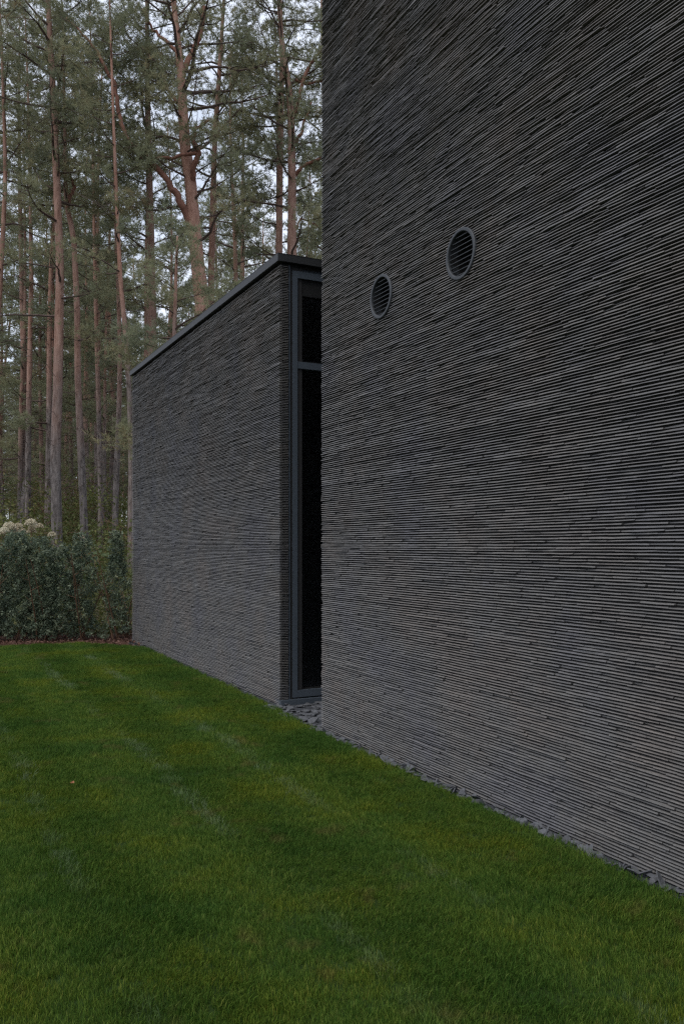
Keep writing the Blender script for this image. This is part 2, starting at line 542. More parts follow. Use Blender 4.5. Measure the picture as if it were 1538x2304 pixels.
def ring_mesh(u, z, r_out, r_in, c0, c1, k=48):
    th = np.arange(k) * 2 * math.pi / k
    cu, cz = np.cos(th), np.sin(th)
    bev = 0.004
    rings = [(r_out, c0), (r_out, c1 - bev), (r_out - bev, c1), (r_in + bev, c1), (r_in, c1 - bev), (r_in, c0)]
    V = np.concatenate([W(u + rr * cu, np.full(k, cc), z + rr * cz) for rr, cc in rings])
    j = np.arange(k); j2 = (j + 1) % k
    q = []
    for a in range(len(rings)):
        b = (a + 1) % len(rings)
        q.append(np.stack([a * k + j, a * k + j2, b * k + j2, b * k + j], -1))
    return V, np.concatenate(q)

for vu, vz in (V1, V2):
    vr = bpy.data.objects.new('vent', None); COL.objects.link(vr); vr.parent = tall
    mm = MB(); V, q = ring_mesh(vu, vz, VR, VR - 0.023, C_R - 0.06, C_R + 0.009); mm.add(V, quads=q)
    mm.build('frame', M_VENT, vr, smooth=False)
    mm = MB()
    V, q = ring_mesh(vu, vz, VR - 0.025, VR - 0.028, C_R - 0.20, C_R - 0.06); mm.add(V, quads=q)
    th = np.arange(32) * 2 * math.pi / 32
    V = np.concatenate([W(vu + (VR - 0.027) * np.cos(th), np.full(32, C_R - 0.19), vz + (VR - 0.027) * np.sin(th)), W([vu], [C_R - 0.19], [vz])])
    mm.add(V, tris=[[i, (i + 1) % 32, 32] for i in range(32)])
    mm.build('duct', M_BLACK, vr)
    nb = 9
    ri = VR - 0.025
    for i in range(nb):
        dz = -ri + 2 * ri * (i + 0.5) / nb
        half = math.sqrt(ri * ri - dz * dz) - 0.001
        mm = MB()
        # a thin blade, sloping down outward
        mm.box(W(vu - half, C_R - 0.004, vz + dz - 0.006), D * 2 * half, -N * 0.010, ZV * 0.0036)
        mm.build('louvre_blade', M_VENT, vr)

# --- low block
low = thing('slate_annex', 'lower dark slate clad block with flat metal roof edge and glazed door', 'building')
Z_CAP0, Z_CAP1 = 4.185, 4.258
RET = 0.090                      # width of the slate return beside the door
m = MB()
m.wbox(U_L0 + 0.022, U_L1 - 0.02, C_L - 0.24, C_L - 0.022, -0.2, Z_CAP0 - 0.03)           # wall behind the cladding
m.wbox(U_L1 - 0.22, U_L1 - 0.02, C_L - 6.0, C_L - 0.241, -0.2, Z_CAP0 - 0.03)
m.wbox(U_L0 + 0.022, U_L0 + 0.2, C_L - 6.0, C_L - 2.2, -0.2, Z_CAP0 - 0.03)
m.build('wall', M_BACK, low)
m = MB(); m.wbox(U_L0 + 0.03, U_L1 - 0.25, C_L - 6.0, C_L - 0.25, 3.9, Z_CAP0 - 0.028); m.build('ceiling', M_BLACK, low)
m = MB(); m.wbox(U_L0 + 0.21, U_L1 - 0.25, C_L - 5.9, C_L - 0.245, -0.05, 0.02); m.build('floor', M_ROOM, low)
r2 = np.random.default_rng(23)
strips = clad(low, r2, U_L0 + 0.0, U_L1, C_L, 0.0, Z_CAP0 - 0.02, 0.0011)
mass = build_clad(low, r2, strips, C_L, depth=0.024, segl=0.16)
for k in range(int((Z_CAP0 - 0.02) / PITCH)):            # the narrow return and the far end
    z0 = (k + 0.22) * PITCH + r2.normal(0, 0.0008)
    if z0 < 0.048: continue
    th = 0.0062 * (1 + r2.normal(0, 0.12))
    p = r2.normal(0, 0.0022)
    mass.wbox(U_L0 + p + 0.001, U_L0 + 0.024, C_L - RET + r2.normal(0, 0.002), C_L - 0.0245, z0 + 0.001, z0 + th)
    mass.wbox(U_L1 - 0.024, U_L1 + r2.normal(0, 0.002), C_L - 1.2, C_L - 0.0245, z0, z0 + th)
mass.build('slate_cladding', M_SLATE, low, kind='stuff')

# roof edge: two metal fascias and the top sheet
cap = bpy.data.objects.new('roof_edge', None); COL.objects.link(cap); cap.parent = low
OV = 0.028
m = MB()
m.wbox(U_L0 - OV + 0.004, U_L1 + 0.03, C_L + OV - 0.06, C_L + OV, Z_CAP0, Z_CAP1 - 0.003)
m.build('fascia', M_CAP, cap)
m = MB()
m.wbox(U_L0 - OV, U_L0 + 0.06, C_L - 6.0, C_L + OV - 0.0005 - 0.06, Z_CAP0 + 0.0005, Z_CAP1 - 0.003)
m.wbox(U_L0 - OV, U_L0 - OV + 0.0036, C_L + OV - 0.06, C_L + OV + 0.001, Z_CAP0, Z_CAP1 - 0.003)
m.build('fascia', M_CAP, cap)
m = MB(); m.wbox(U_L0 - OV - 0.002, U_L1 + 0.032, C_L - 6.0, C_L + OV + 0.002, Z_CAP1 - 0.0028, Z_CAP1)
m.build('top_sheet', M_CAP, cap)
m = MB(); m.wbox(U_L0 + 0.03, U_L1, C_L - 6.0, C_L - 0.03, Z_CAP0 - 0.027, Z_CAP0 - 0.001); m.build('soffit', M_BLACK, cap)

# glazed door beside the return; the door plane faces the camera side (-D)
door = bpy.data.objects.new('glazed_door', None); COL.objects.link(door); door.parent = low
S0 = C_L - RET - 0.012           # left edge of the joinery
SE = C_L - 2.2
m = MB(); m.wbox(U_L0 + 0.002, U_L0 + 0.08, S0 - 0.006, S0, 0.047, 4.165)
m.build('edge_trim', M_METAL, door)
m = MB()
m.wbox(U_L0 + 0.030, U_L0 + 0.12, S0 - 0.034, S0 - 0.0065, 0.047, 4.150)      # fixed outer frame, set back
m.wbox(U_L0 + 0.030, U_L0 + 0.12, SE, S0 - 0.0345, 4.128, 4.150)
m.build('outer_frame', M_METAL, door)
F0 = S0 - 0.036
m = MB()
m.wbox(U_L0 + 0.006, U_L0 + 0.10, F0 - 0.050, F0, 0.060, 4.124)
m.build('stile', M_METAL, door)
m = MB(); m.wbox(U_L0 + 0.006, U_L0 + 0.10, SE, F0 - 0.0505, 4.058, 4.124); m.build('top_rail', M_METAL, door)
m = MB(); m.wbox(U_L0 + 0.010, U_L0 + 0.10, SE, F0 - 0.0505, 3.198, 3.262); m.build('transom', M_METAL, door)
m = MB(); m.wbox(U_L0 + 0.006, U_L0 + 0.10, SE, F0 - 0.0505, 0.060, 0.126); m.build('bottom_rail', M_METAL, door)
for z0, z1 in ((0.127, 3.197), (3.263, 4.057)):
    m = MB(); m.wbox(U_L0 + 0.060, U_L0 + 0.072, SE, F0 - 0.052, z0, z1); m.build('pane', M_GLASS, door)
    m = MB()
    m.wbox(U_L0 + 0.044, U_L0 + 0.058, F0 - 0.066, F0 - 0.0508, z0, z1); m.wbox(U_L0 + 0.0442, U_L0 + 0.0578, SE, F0 - 0.0662, z0, z0 + 0.012)
    m.build('seal', M_BLACK, door)
m = MB(); m.wbox(U_L0 - 0.030, U_L0 + 0.12, SE, C_L - 0.002, -0.02, 0.046)
m.build('threshold', M_METAL, door)
# dark room behind the glass
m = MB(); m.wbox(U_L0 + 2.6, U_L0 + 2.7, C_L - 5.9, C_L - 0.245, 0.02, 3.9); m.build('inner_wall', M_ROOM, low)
m = MB(); m.wbox(U_L0 + 0.102, U_L0 + 0.2, SE - 0.002, C_L - 0.24, 4.126, 4.157); m.build('head_panel', M_BLACK, low)
m = MB(); m.wbox(U_L0 + 0.045, U_L0 + 0.10, SE, S0 - 0.003, 4.151, Z_CAP0 - 0.028); m.build('lintel', M_BLACK, low)

# ------------------------------------------------------------------ slate chips at the foot of the walls
def chip_mesh(r):
    k = r.integers(5, 8)
    th = np.sort(r.uniform(0, 2 * math.pi, k))
    th = np.linspace(0, 2 * math.pi, k, endpoint=False) + r.normal(0, 0.25, k)
    rad = r.uniform(0.7, 1.1, k)
    sx, sy, t = r.uniform(0.7, 1.3), r.uniform(0.45, 0.8), r.uniform(0.10, 0.22)
    a = np.stack([rad * np.cos(th) * sx, rad * np.sin(th) * sy, np.full(k, -t / 2) + r.normal(0, 0.03, k)], -1)
    b = a * np.array([0.9, 0.9, 1]) + np.array([0, 0, t]) + r.normal(0, 0.04, (k, 3))
    V = np.concatenate([a, b])
    j = np.arange(k); j2 = (j + 1) % k
    q = np.stack([j, j2, k + j2, k + j], -1)
    tr = [[0, i + 1, i] for i in range(1, k - 1)] + [[k, k + i, k + i + 1] for i in range(1, k - 1)]
    return V, q, tr
rs = np.random.default_rng(5)
chip_meshes = []
for i in range(12):
    V, q, tr = chip_mesh(rs)
    mm = MB(); mm.add(V, tris=tr, quads=q, tint=rs.uniform(0.2, 0.8))
    chip_meshes.append(mm.mesh('stone', [M_STONE]))
spots = []
def chip(P, size, tilt):
    spots.append((P, size, tilt))
u = 2.2
while u < U_R:                                     # upright and lying chips along the tall wall
    c = C_R + rs.uniform(0.025, 0.085)
    chip(W(u, c, rs.uniform(0.004, 0.022)), rs.uniform(0.022, 0.045), rs.normal(0.0, 0.5) if rs.random() < 0.6 else rs.uniform(0.7, 1.3))
    u += rs.uniform(0.018, 0.034)
u = U_L0
while u < U_L1:
    chip(W(u, C_L + rs.uniform(0.02, 0.06), rs.uniform(0.0, 0.015)), rs.uniform(0.022, 0.036), rs.normal(0, 0.5))
    u += rs.uniform(0.12, 0.2)
for i in range(120):
    u = rs.uniform(U_R - 0.02, U_L0 - 0.03); c = rs.uniform(C_R - 0.55, C_R + 0.10)
    chip(W(u, c, -0.002 + 0.018 * rs.random()), rs.uniform(0.028, 0.066), rs.normal(0, 0.20))
spots.sort(key=lambda s: -s[1] / s[0][1])
rest = MB()
for i, (P, size, tilt) in enumerate(spots):
    me = chip_meshes[i % 12]
    Mx = Matrix.Translation(Vector(P)) @ Matrix.Rotation(rs.uniform(0, 6.28), 4, 'Z') @ Matrix.Rotation(tilt, 4, 'X') @ Matrix.Rotation(rs.uniform(0, 6.28), 4, 'Z') @ Matrix.Scale(size, 4)
    if i < 300:
        o = link('stone', me, bed); o.matrix_world = Mx

# ------------------------------------------------------------------ grass (one lawn, tufts by geometry nodes)
def tuft_mesh(name, r, n, spread, hmin, hmax, wid, lean):
    V = []; T = []
    for i in range(n):
        b = np.array([r.uniform(-spread, spread), r.uniform(-spread, spread), 0])
        az = r.uniform(0, 2 * math.pi); h = r.uniform(hmin, hmax)
        sd = np.array([math.cos(az), math.sin(az), 0]) * wid * r.uniform(0.6, 1.2) * 0.5
        l = np.array([lean * 0.9 + r.normal(0, 0.30), r.normal(0, 0.30), 0]) * h
        mid = b + l * 0.35 + np.array([0, 0, h * 0.6]); tip = b + l + np.array([0, 0, h * r.uniform(0.8, 1.0)])
        k = len(V)
        V += [b - sd, b + sd, mid + sd * 0.8, mid - sd * 0.8, tip]
        T += [[k, k + 1, k + 2], [k, k + 2, k + 3], [k + 3, k + 2, k + 4]]
    return mesh_np(name, np.array(V), T, None, [M_GRASS])
rg = np.random.default_rng(3)
tufts = []
tcol = bpy.data.collections.new('grass_tufts')            # source meshes, never linked to the scene
for i in range(6):
    me = tuft_mesh('grass_tuft', rg, 54, 0.042, 0.014, 0.042, 0.0024, 0.13)
    o = bpy.data.objects.new('grass_tuft', me); tcol.objects.link(o)

def in_poly(x, y, poly):
    inside = np.zeros(len(x), bool)
    n = len(poly)
    for i in range(n):
        x1, y1 = poly[i][:2]; x2, y2 = poly[(i + 1) % n][:2]
        cond = ((y1 > y) != (y2 > y)) & (x < (x2 - x1) * (y - y1) / (y2 - y1 + 1e-12) + x1)
        inside ^= cond
    return inside
gp = []; 
for (ya, yb, dens, sc) in ((1.4, 5.0, 1250, 0.88), (5.0, 8.5, 850, 1.0), (8.5, 13.4, 480, 1.15)):
    xa, xb = -0.46 * yb - 1.2, 2.4
    n = int((xb - xa) * (yb - ya) * dens)
    x = rg.uniform(xa, xb, n); y = rg.uniform(ya, yb, n)
    k = in_poly(x, y, lawn_pts) & (x > -0.46 * y - 1.0)
    gp.append(np.stack([x[k], y[k], np.full(k.sum(), sc)], -1))
gp = np.concatenate(gp)
cc = gp[:, 0] * N[0] + gp[:, 1] * N[1]
uu = gp[:, 0] * D[0] + gp[:, 1] * D[1]
edge = cc + 0.035 * np.sin(uu * 0.9) + 0.045 * rg.normal(size=len(cc))
stripe = np.floor((edge + 1.48) / 0.46).astype(int) % 2        # mowing lanes, laid over one way and the other
base_az = math.atan2(D[1], D[0])
az = np.where(stripe == 0, base_az, base_az + math.pi) + rg.normal(0, 0.5, len(cc))
scal = gp[:, 2] * rg.uniform(0.75, 1.15, len(cc))
wob = cc + 0.02 * np.sin(uu * 2.3) + 0.012 * rg.normal(size=len(cc))
ridge = np.minimum(np.minimum(np.abs(wob + 1.48), np.abs(wob + 0.66)), np.abs(wob + 2.12)) < 0.016
rfade = np.clip(0.42 + 0.35 * np.sin(uu * 1.3 + 0.4) + 0.3 * np.sin(uu * 3.7 + cc * 2), 0.05, 1)
scal *= np.where(ridge, 1.2, 1.0) * (1 + 0.16 * np.sin(gp[:, 0] * 5.1 + 1.3 * np.sin(gp[:, 1] * 3.3)) * np.sin(gp[:, 1] * 4.3 + gp[:, 0] * 2.0))
me = bpy.data.meshes.new('grass')
me.vertices.add(len(gp))
me.vertices.foreach_set('co', np.stack([gp[:, 0], gp[:, 1], np.zeros(len(gp))], -1).astype(np.float32).ravel())
a = me.attributes.new('rot', 'FLOAT_VECTOR', 'POINT')
a.data.foreach_set('vector', np.stack([rg.normal(0, .06, len(gp)), rg.normal(0, .06, len(gp)), az], -1).astype(np.float32).ravel())
a = me.attributes.new('scl', 'FLOAT', 'POINT'); a.data.foreach_set('value', scal.astype(np.float32))
a = me.attributes.new('ridge', 'FLOAT', 'POINT'); a.data.foreach_set('value', (ridge * rfade * rg.uniform(0.1, 1.0, len(gp))).astype(np.float32))
me.materials.append(M_GRASS)
grass = link('grass', me)
tag(grass, 'short mown green grass of the lawn in front of the slate walls', 'grass', kind='stuff')
gt = bpy.data.node_groups.new('grass_scatter', 'GeometryNodeTree')
gt.interface.new_socket('Geometry', in_out='INPUT', socket_type='NodeSocketGeometry')
gt.interface.new_socket('Geometry', in_out='OUTPUT', socket_type='NodeSocketGeometry')
gi = gt.nodes.new('NodeGroupInput'); go = gt.nodes.new('NodeGroupOutput')
ci = gt.nodes.new('GeometryNodeCollectionInfo'); ci.inputs['Collection'].default_value = tcol
ci.inputs['Separate Children'].default_value = True; ci.inputs['Reset Children'].default_value = True
iop = gt.nodes.new('GeometryNodeInstanceOnPoints'); iop.inputs['Pick Instance'].default_value = True
rot = gt.nodes.new('GeometryNodeInputNamedAttribute'); rot.data_type = 'FLOAT_VECTOR'; rot.inputs['Name'].default_value = 'rot'
scn = gt.nodes.new('GeometryNodeInputNamedAttribute'); scn.data_type = 'FLOAT'; scn.inputs['Name'].default_value = 'scl'
gt.links.new(gi.outputs[0], iop.inputs['Points']); gt.links.new(ci.outputs[0], iop.inputs['Instance'])
gt.links.new(rot.outputs[0], iop.inputs['Rotation']); gt.links.new(scn.outputs[0], iop.inputs['Scale'])
gt.links.new(iop.outputs[0], go.inputs[0])
md = grass.modifiers.new('scatter', 'NODES'); md.node_group = gt

# ------------------------------------------------------------------ pines
def rot_to(v, az, el):
    return np.array([math.cos(az) * math.cos(el), math.sin(az) * math.cos(el), math.sin(el)])

def needles(mb, r, C, Dr, tint, n, L, wd):
    """n thin needle bundles fanning out from each point C along Dr."""
    N_ = len(C)
    C = np.repeat(C, n, 0); Dd = np.repeat(Dr, n, 0); t = np.repeat(tint, n)
    d = Dd * 0.55 + r.normal(0, 0.62, (N_ * n, 3)); d[:, 2] += 0.12
    d /= np.linalg.norm(d, axis=1, keepdims=True)
    s = np.cross(d, r.normal(size=(N_ * n, 3))); s /= np.linalg.norm(s, axis=1, keepdims=True) + 1e-9
    ll = L * r.uniform(0.6, 1.25, (N_ * n, 1))
    b = C + r.normal(0, L * 0.12, (N_ * n, 3))
    w2 = wd * r.uniform(0.7, 1.3, (N_ * n, 1)) * 0.5
    V = np.stack([b - s * w2, b + s * w2, b + d * ll], 1).reshape(-1, 3)
    T = np.arange(N_ * n * 3).reshape(-1, 3)
    mb.add(V, tris=T, tint=np.repeat(np.clip(t + r.normal(0, 0.06, N_ * n), 0, 1), 3))

def branch_path(r, P0, az, el, L, n=7, curl=0.35, kink=0.16):
    P = [np.asarray(P0, float)]; a, e = az, el
    for i in range(n):
        a += r.normal(0, kink); e += r.normal(0, kink * 0.8) + curl / n * (1 if i > 1 else -0.6)
        e = float(np.clip(e, -0.6, 1.2))
        P.append(P[-1] + rot_to(None, a, e) * L / n)
    return np.array(P)

def foliage_on(wood, C, Dl, Tt, r, P, rad, sub_n, sub_l, tufts_n, bark_tint, start=0.35):
    """Side twigs with needle tufts along a branch path."""
    n = len(P)
    base = r.uniform(0.25, 0.8)
    for k in range(sub_n):
        s = start + (1 - start) * (k + r.random()) / sub_n
        f = s * (n - 1); i = min(int(f), n - 2)
        p0 = P[i] + (P[i + 1] - P[i]) * (f - i)
        t = P[i + 1] - P[i]
        az = math.atan2(t[1], t[0]) + r.choice([-1, 1]) * r.uniform(0.4, 1.25)
        el = r.uniform(-0.1, 0.6)
        l = sub_l * r.uniform(0.5, 1.2) * (1.15 - 0.5 * s)
        Q = branch_path(r, p0, az, el, l, 4, 0.3, 0.25)
        wood.tube(Q, np.linspace(rad * 0.35, rad * 0.10, 5), 3)
        m = tufts_n
        ss = r.uniform(0.15, 1.08, m) * 4
        ii = np.clip(ss.astype(int), 0, 3)
        pp = Q[ii] + (Q[ii + 1] - Q[ii]) * (ss - ii)[:, None]
        C.append(pp + r.normal(0, 1, (m, 3)) * np.array([0.17, 0.17, 0.085]) * (0.5 + sub_l))
        dd = (Q[ii + 1] - Q[ii]); dd /= np.linalg.norm(dd, axis=1, keepdims=True)
        Dl.append(dd + np.array([0, 0, 0.35]) + r.normal(0, 0.3, (m, 3)))
        Tt.append(np.clip(base + r.normal(0, 0.10) + r.normal(0, 0.08, m), 0, 1))

def pine_parts(r, path, rad, z_cr, z_top, n_br, Lmax, dead, q, lower=0):
    """path(z) -> trunk centre, rad(z). Returns (trunk, branchwork, crown) MBs. q: dict of quality."""
    trunk, crown = MB(), MB()
    woods = []
    zs = np.concatenate([np.linspace(-0.15, 1.2, 4), np.linspace(1.8, z_top, q['tseg'])])
    P = np.array([path(z) for z in zs])
    rr = np.array([rad(z) for z in zs]) * (1 + r.normal(0, 0.025, len(zs)))
    rr[0] *= 1.35; rr[1] *= 1.15
    trunk.tube(P, rr, q['k'])
    C, Dl, Tt = [], [], []
    az0 = r.uniform(0, 6.28)
    for i in range(n_br):
        t = (i + r.random()) / n_br
        z = z_cr + (z_top - z_cr) * t ** 0.9
        prof = (0.62 + 0.9 * t) if t < 0.4 else 0.98 * (1 - ((t - 0.4) / 0.6) ** 1.7 * 0.75)
        L = Lmax * prof * r.uniform(0.55, 1.15)
        az = az0 + i * 2.399 + r.normal(0, 0.35)
        el = r.uniform(0.0, 0.35) + 0.55 * t
        B = branch_path(r, path(z), az, el, L)
        wood = MB(); woods.append(wood)
        br = min(rad(z) * 0.55, 0.018 + 0.016 * L) * r.uniform(0.75, 1.1)
        wood.tube(B, np.linspace(br, br * 0.22, len(B)), 4)
        foliage_on(wood, C, Dl, Tt, r, B, br, max(3, int(q['sub'] * L / Lmax + 1)), 0.36 * L ** 0.75 + 0.2, q['tn'], 0.5)
    for i in range(lower):        # sparse leafy branches under the crown proper
        z = z_cr - r.uniform(0.3, 0.35 * z_cr)
        L = Lmax * r.uniform(0.45, 0.9)
        B = branch_path(r, path(z), r.uniform(0, 6.28), r.uniform(-0.1, 0.25), L, 7, 0.1)
        wood = MB(); woods.append(wood)
        br = 0.014 + 0.012 * L
        wood.tube(B, np.linspace(br, br * 0.2, len(B)), 4)
        foliage_on(wood, C, Dl, Tt, r, B, br, q['sub'] // 2 + 1, 0.3 * L ** 0.75 + 0.2, q['tn'], 0.5, 0.5)
    for i in range(int(dead * 2.2)):
        z = z_cr * r.uniform(0.28, 1.05)
        L = r.uniform(0.4, 1.9)
        az = r.uniform(0, 6.28)
        B = branch_path(r, path(z), az, r.uniform(-0.25, 0.4), L, 5, -0.15, 0.22)
        br = r.uniform(0.008, 0.016)
        wood = MB(); woods.append(wood)
        wood.tube(B, np.linspace(br, br * 0.3, len(B)), 3)
        for k in range(r.integers(1, 4)):
            j = r.integers(1, 5)
            Q = branch_path(r, B[j], az + r.normal(0, 0.9), r.uniform(-0.4, 0.5), L * r.uniform(0.25, 0.5), 3, 0, 0.3)
            wood.tube(Q, np.linspace(br * 0.5, br * 0.2, 4), 3)
    C = np.concatenate(C); Dl = np.concatenate(Dl); Tt = np.concatenate(Tt)
    Dl /= np.linalg.norm(Dl, axis=1, keepdims=True)
    needles(crown, r, C, Dl, Tt, q['nn'], q['L'], q['w'])
    return trunk, woods, crown

QN = dict(tseg=34, k=10, sub=7, tn=14, nn=12, L=0.165, w=0.0155)
QF = dict(tseg=16, k=7, sub=5, tn=9, nn=11, L=0.24, w=0.026)

def hero(label, Y, pts, z_cr, z_top, n_br, Lmax, dead=10, lower=0, seed=0, limbs=(), q=QN, group='tall pines nearest the clearing'):
    """pts: (px, py, width px) from low to high in the photograph, read at depth Y."""
    r = np.random.default_rng(1000 + seed)
    A = np.array([[*at(px, py, Y), wd / F * Y * 0.5] for px, py, wd in pts])
    zk, xk, rk = A[:, 2], A[:, 0], A[:, 3]
    # to the ground and to the top
    s0 = (xk[1] - xk[0]) / (zk[1] - zk[0])
    s1 = (xk[-1] - xk[-2]) / (zk[-1] - zk[-2])
    zk = np.concatenate([[0], zk, [max(z_top, zk[-1] + 1.0)]])
    xk = np.concatenate([[xk[0] - s0 * zk[1] * 0.6], xk, [xk[-1] + np.clip(s1, -0.15, 0.15) * (zk[-1] - zk[-2])]])
    rk = np.concatenate([[rk[0] * 1.12], rk, [0.02]])
    ph = r.uniform(0, 6.28)
    def path(z): return np.array([np.interp(z, zk, xk), Y + 0.12 * math.sin(z * 0.35 + ph) * min(1, max(z, 0) / 4), z])
    def rad(z): return float(np.interp(z, zk, rk))
    t = thing('pine_tree', label, 'tree', (float(xk[0]), Y, 0), group)
    tr, wd, cr_ = pine_parts(r, path, rad, z_cr, z_top, n_br, Lmax, dead, q, lower)
    C, Dl, Tt = [], [], []
    for lp in limbs:              # limbs drawn from the photograph: (px, py, width, depth offset)
        B = np.array([at(px, py, Y + dy) for px, py, w_, dy in lp])
        rr = np.array([w_ / F * Y * 0.5 for px, py, w_, dy in lp])
        # densify
        tt = np.linspace(0, len(B) - 1, 4 * (len(B) - 1) + 1)
        B2 = np.stack([np.interp(tt, range(len(B)), B[:, k]) for k in range(3)], -1)
        B2[1:-1] += r.normal(0, 0.02, (len(B2) - 2, 3))
        lm = MB(); lm.tube(B2, np.interp(tt, range(len(B)), rr), 8)
        lm.build('limb', M_LIMB, t, smooth=True)
        sw = MB(); wd.append(sw)
        foliage_on(sw, C, Dl, Tt, r, B2, 0.05, 9, 1.0, 16, 0.5, 0.55)
    if C:
        Dl = np.concatenate(Dl); Dl /= np.linalg.norm(Dl, axis=1, keepdims=True)
        needles(cr_, r, np.concatenate(C), Dl, np.concatenate(Tt), q['nn'], q['L'], q['w'])
    tr.build('trunk', M_BARK, t, smooth=True)
    for b_ in wd: b_.build('branch', M_TWIG, t)
    cr_.build('crown', M_NEEDLE, t)
    return t

hero('tall straight pine rising behind the hedge, grey bark turning pink halfway up', 26,
     [(130, 1200, 24), (128, 1000, 22), (131, 900, 21), (133, 600, 18), (126, 420, 16), (120, 230, 14), (113, 60, 12)], 11.2, 22, 36, 2.9, 10, 4, 1)
hero('slim crooked pine just right of the tall straight pink one, bent where it forks', 27.5,
     [(190, 1190, 17), (184, 1000, 16), (178, 850, 14), (176, 700, 13), (166, 530, 12), (150, 465, 11), (146, 420, 9), (143, 250, 7)], 12.0, 20, 26, 2.3, 12, 3, 2,
     limbs=[[(151, 470, 9, 0), (160, 440, 8, .1), (168, 420, 7, .1), (158, 395, 5, 0), (140, 350, 4, -.2)]])
hero('thin pale pine pole between the crooked pine and the dark grey trunk', 31,
     [(226, 1215, 12), (223, 900, 10), (218, 680, 9), (212, 450, 7)], 12.5, 21, 24, 2.1, 16, 3, 3)
hero('dark grey bare pine with a kinked trunk left of the roof corner', 29,
     [(258, 1200, 13), (261, 1050, 13), (267, 900, 11), (270, 780, 9), (266, 640, 7)], 11.5, 19, 22, 2.0, 20, 3, 4)
hero('orange barked pine rising right at the far corner of the low block', 25,
     [(293, 1200, 13), (293, 980, 12), (290, 880, 12), (283, 750, 11), (273, 640, 10), (268, 520, 8)], 11.0, 18.5, 24, 2.2, 9, 3, 5)
hero('straight pink pine above the sloping roof line, left of the thick limbed pine', 29,
     [(346, 900, 21), (345, 780, 20), (342, 650, 19), (338, 500, 17), (333, 330, 14), (330, 200, 12), (330, 60, 9)], 13.0, 23, 34, 2.8, 7, 3, 6)
hero('thickest pine with heavy red limbs reaching out both sides above the roof', 27,
     [(462, 900, 36), (455, 680, 33), (440, 540, 31), (431, 420, 27), (416, 320, 25), (412, 230, 21), (404, 130, 16), (394, 40, 13)], 11.5, 22, 44, 3.7, 4, 5, 7,
     limbs=[[(440, 550, 16, 0), (418, 480, 17, -.2), (400, 440, 16, -.4), (372, 402, 13, -.6), (335, 358, 11, -.8), (305, 332, 11, -.9), (283, 310, 9, -1)],
            [(283, 310, 9, -1), (268, 250, 9, -1), (258, 190, 8, -1.1), (236, 145, 7, -1.2), (200, 90, 5, -1.2), (150, 40, 4, -1.2)],
            [(434, 425, 12, -.1), (436, 380, 13, -.4), (446, 345, 12, -.5), (433, 318, 9, -.6), (440, 290, 7, -.6), (470, 270, 5, -.6)],
            [(442, 345, 9, -.5), (400, 352, 7, -.7), (360, 355, 6, -.8), (320, 357, 5, -.9), (290, 330, 4, -.9)],
            [(408, 168, 14, 0), (430, 120, 12, .2), (452, 75, 11, .3), (460, 15, 9, .4)],
            [(411, 245, 10, 0), (385, 215, 7, .3), (355, 150, 6, .4), (335, 110, 5, .4)],
            [(400, 120, 9, 0), (372, 90, 8, .2), (345, 70, 6, .3), (320, 20, 5, .3)]])
hero('slender grey pine directly right of the thickest limbed pine', 32,
     [(474, 800, 16), (476, 640, 15), (479, 480, 14), (482, 330, 12), (488, 230, 11), (497, 90, 9)], 14.5, 24, 30, 2.6, 8, 2, 8)
hero('left one of two pink pines close together beside the tall slate wall', 31,
     [(628, 800, 17), (628, 560, 16), (631, 300, 13), (634, 150, 11), (632, 60, 9)], 15.0, 24, 30, 2.7, 3, 3, 9)
hero('broad pink pine with bent side branches right against the edge of the tall slate wall', 30,
     [(658, 800, 23), (657, 560, 21), (657, 400, 19), (654, 240, 16), (645, 160, 13), (634, 100, 11), (628, 20, 9)], 13.0, 23, 34, 3.0, 3, 2, 10,
     limbs=[[(662, 255, 9, 0), (676, 210, 8, -.2), (690, 160, 8, -.2), (712, 125, 6, -.2), (740, 95, 5, -.2)],
            [(664, 320, 8, 0), (678, 300, 7, -.2), (690, 260, 5, -.3), (700, 230, 4, -.3)],
            [(664, 395, 9, 0), (678, 375, 8, -.2), (700, 364, 7, -.3), (735, 350, 5, -.3)],
            [(662, 520, 5, 0), (680, 490, 4, .2), (715, 510, 4, .3)],
            [(664, 180, 7, 0), (690, 190, 6, .2), (730, 178, 5, .2)]])
hero('orange pine leaning at the left border of the picture above the hedge', 27,
     [(-16, 1000, 12), (-3, 760, 11), (4, 640, 11), (10, 500, 10), (13, 400, 9), (9, 300, 8)], 11.0, 20, 26, 2.4, 14, 3, 11)
hero('reddish pine with dark twigs between the leftmost pine and the tall straight one', 33,
     [(62, 1180, 13), (66, 1000, 12), (70, 800, 11), (72, 650, 10), (68, 480, 8)], 14.0, 22, 26, 2.4, 18, 2, 12)
hero('stout grey pine trunk behind the cream flower heads', 35,
     [(55, 1180, 17), (54, 900, 15), (50, 700, 12), (48, 500, 9)], 15.5, 23, 26, 2.5, 14, 2, 13)

hero('young bushy pine with full green branches right behind the sloping roof edge', 22,
     [(392, 900, 12), (395, 720, 9), (398, 600, 6)], 3.4, 9.4, 26, 2.0, 2, 0, 14, group='young pines under the tall ones')
hero('young green pine filling the space between the pale pole and the roof corner', 36,
     [(236, 1100, 9), (238, 900, 7), (240, 700, 5)], 6.0, 13.5, 26, 1.9, 6, 0, 15, group='young pines under the tall ones')
hero('young drooping pine left of the tall straight pine, behind the reddish trunk', 39,
     [(95, 1100, 10), (93, 900, 8), (92, 700, 6)], 6.5, 14.5, 26, 2.1, 6, 0, 16, group='young pines under the tall ones')
def join(mbs):
    o = MB()
    for b in mbs:
        V = np.concatenate(b.V)
        o.add(V, np.concatenate(b.T) if b.T else None, np.concatenate(b.Q) if b.Q else None, np.concatenate(b.A))
    return o
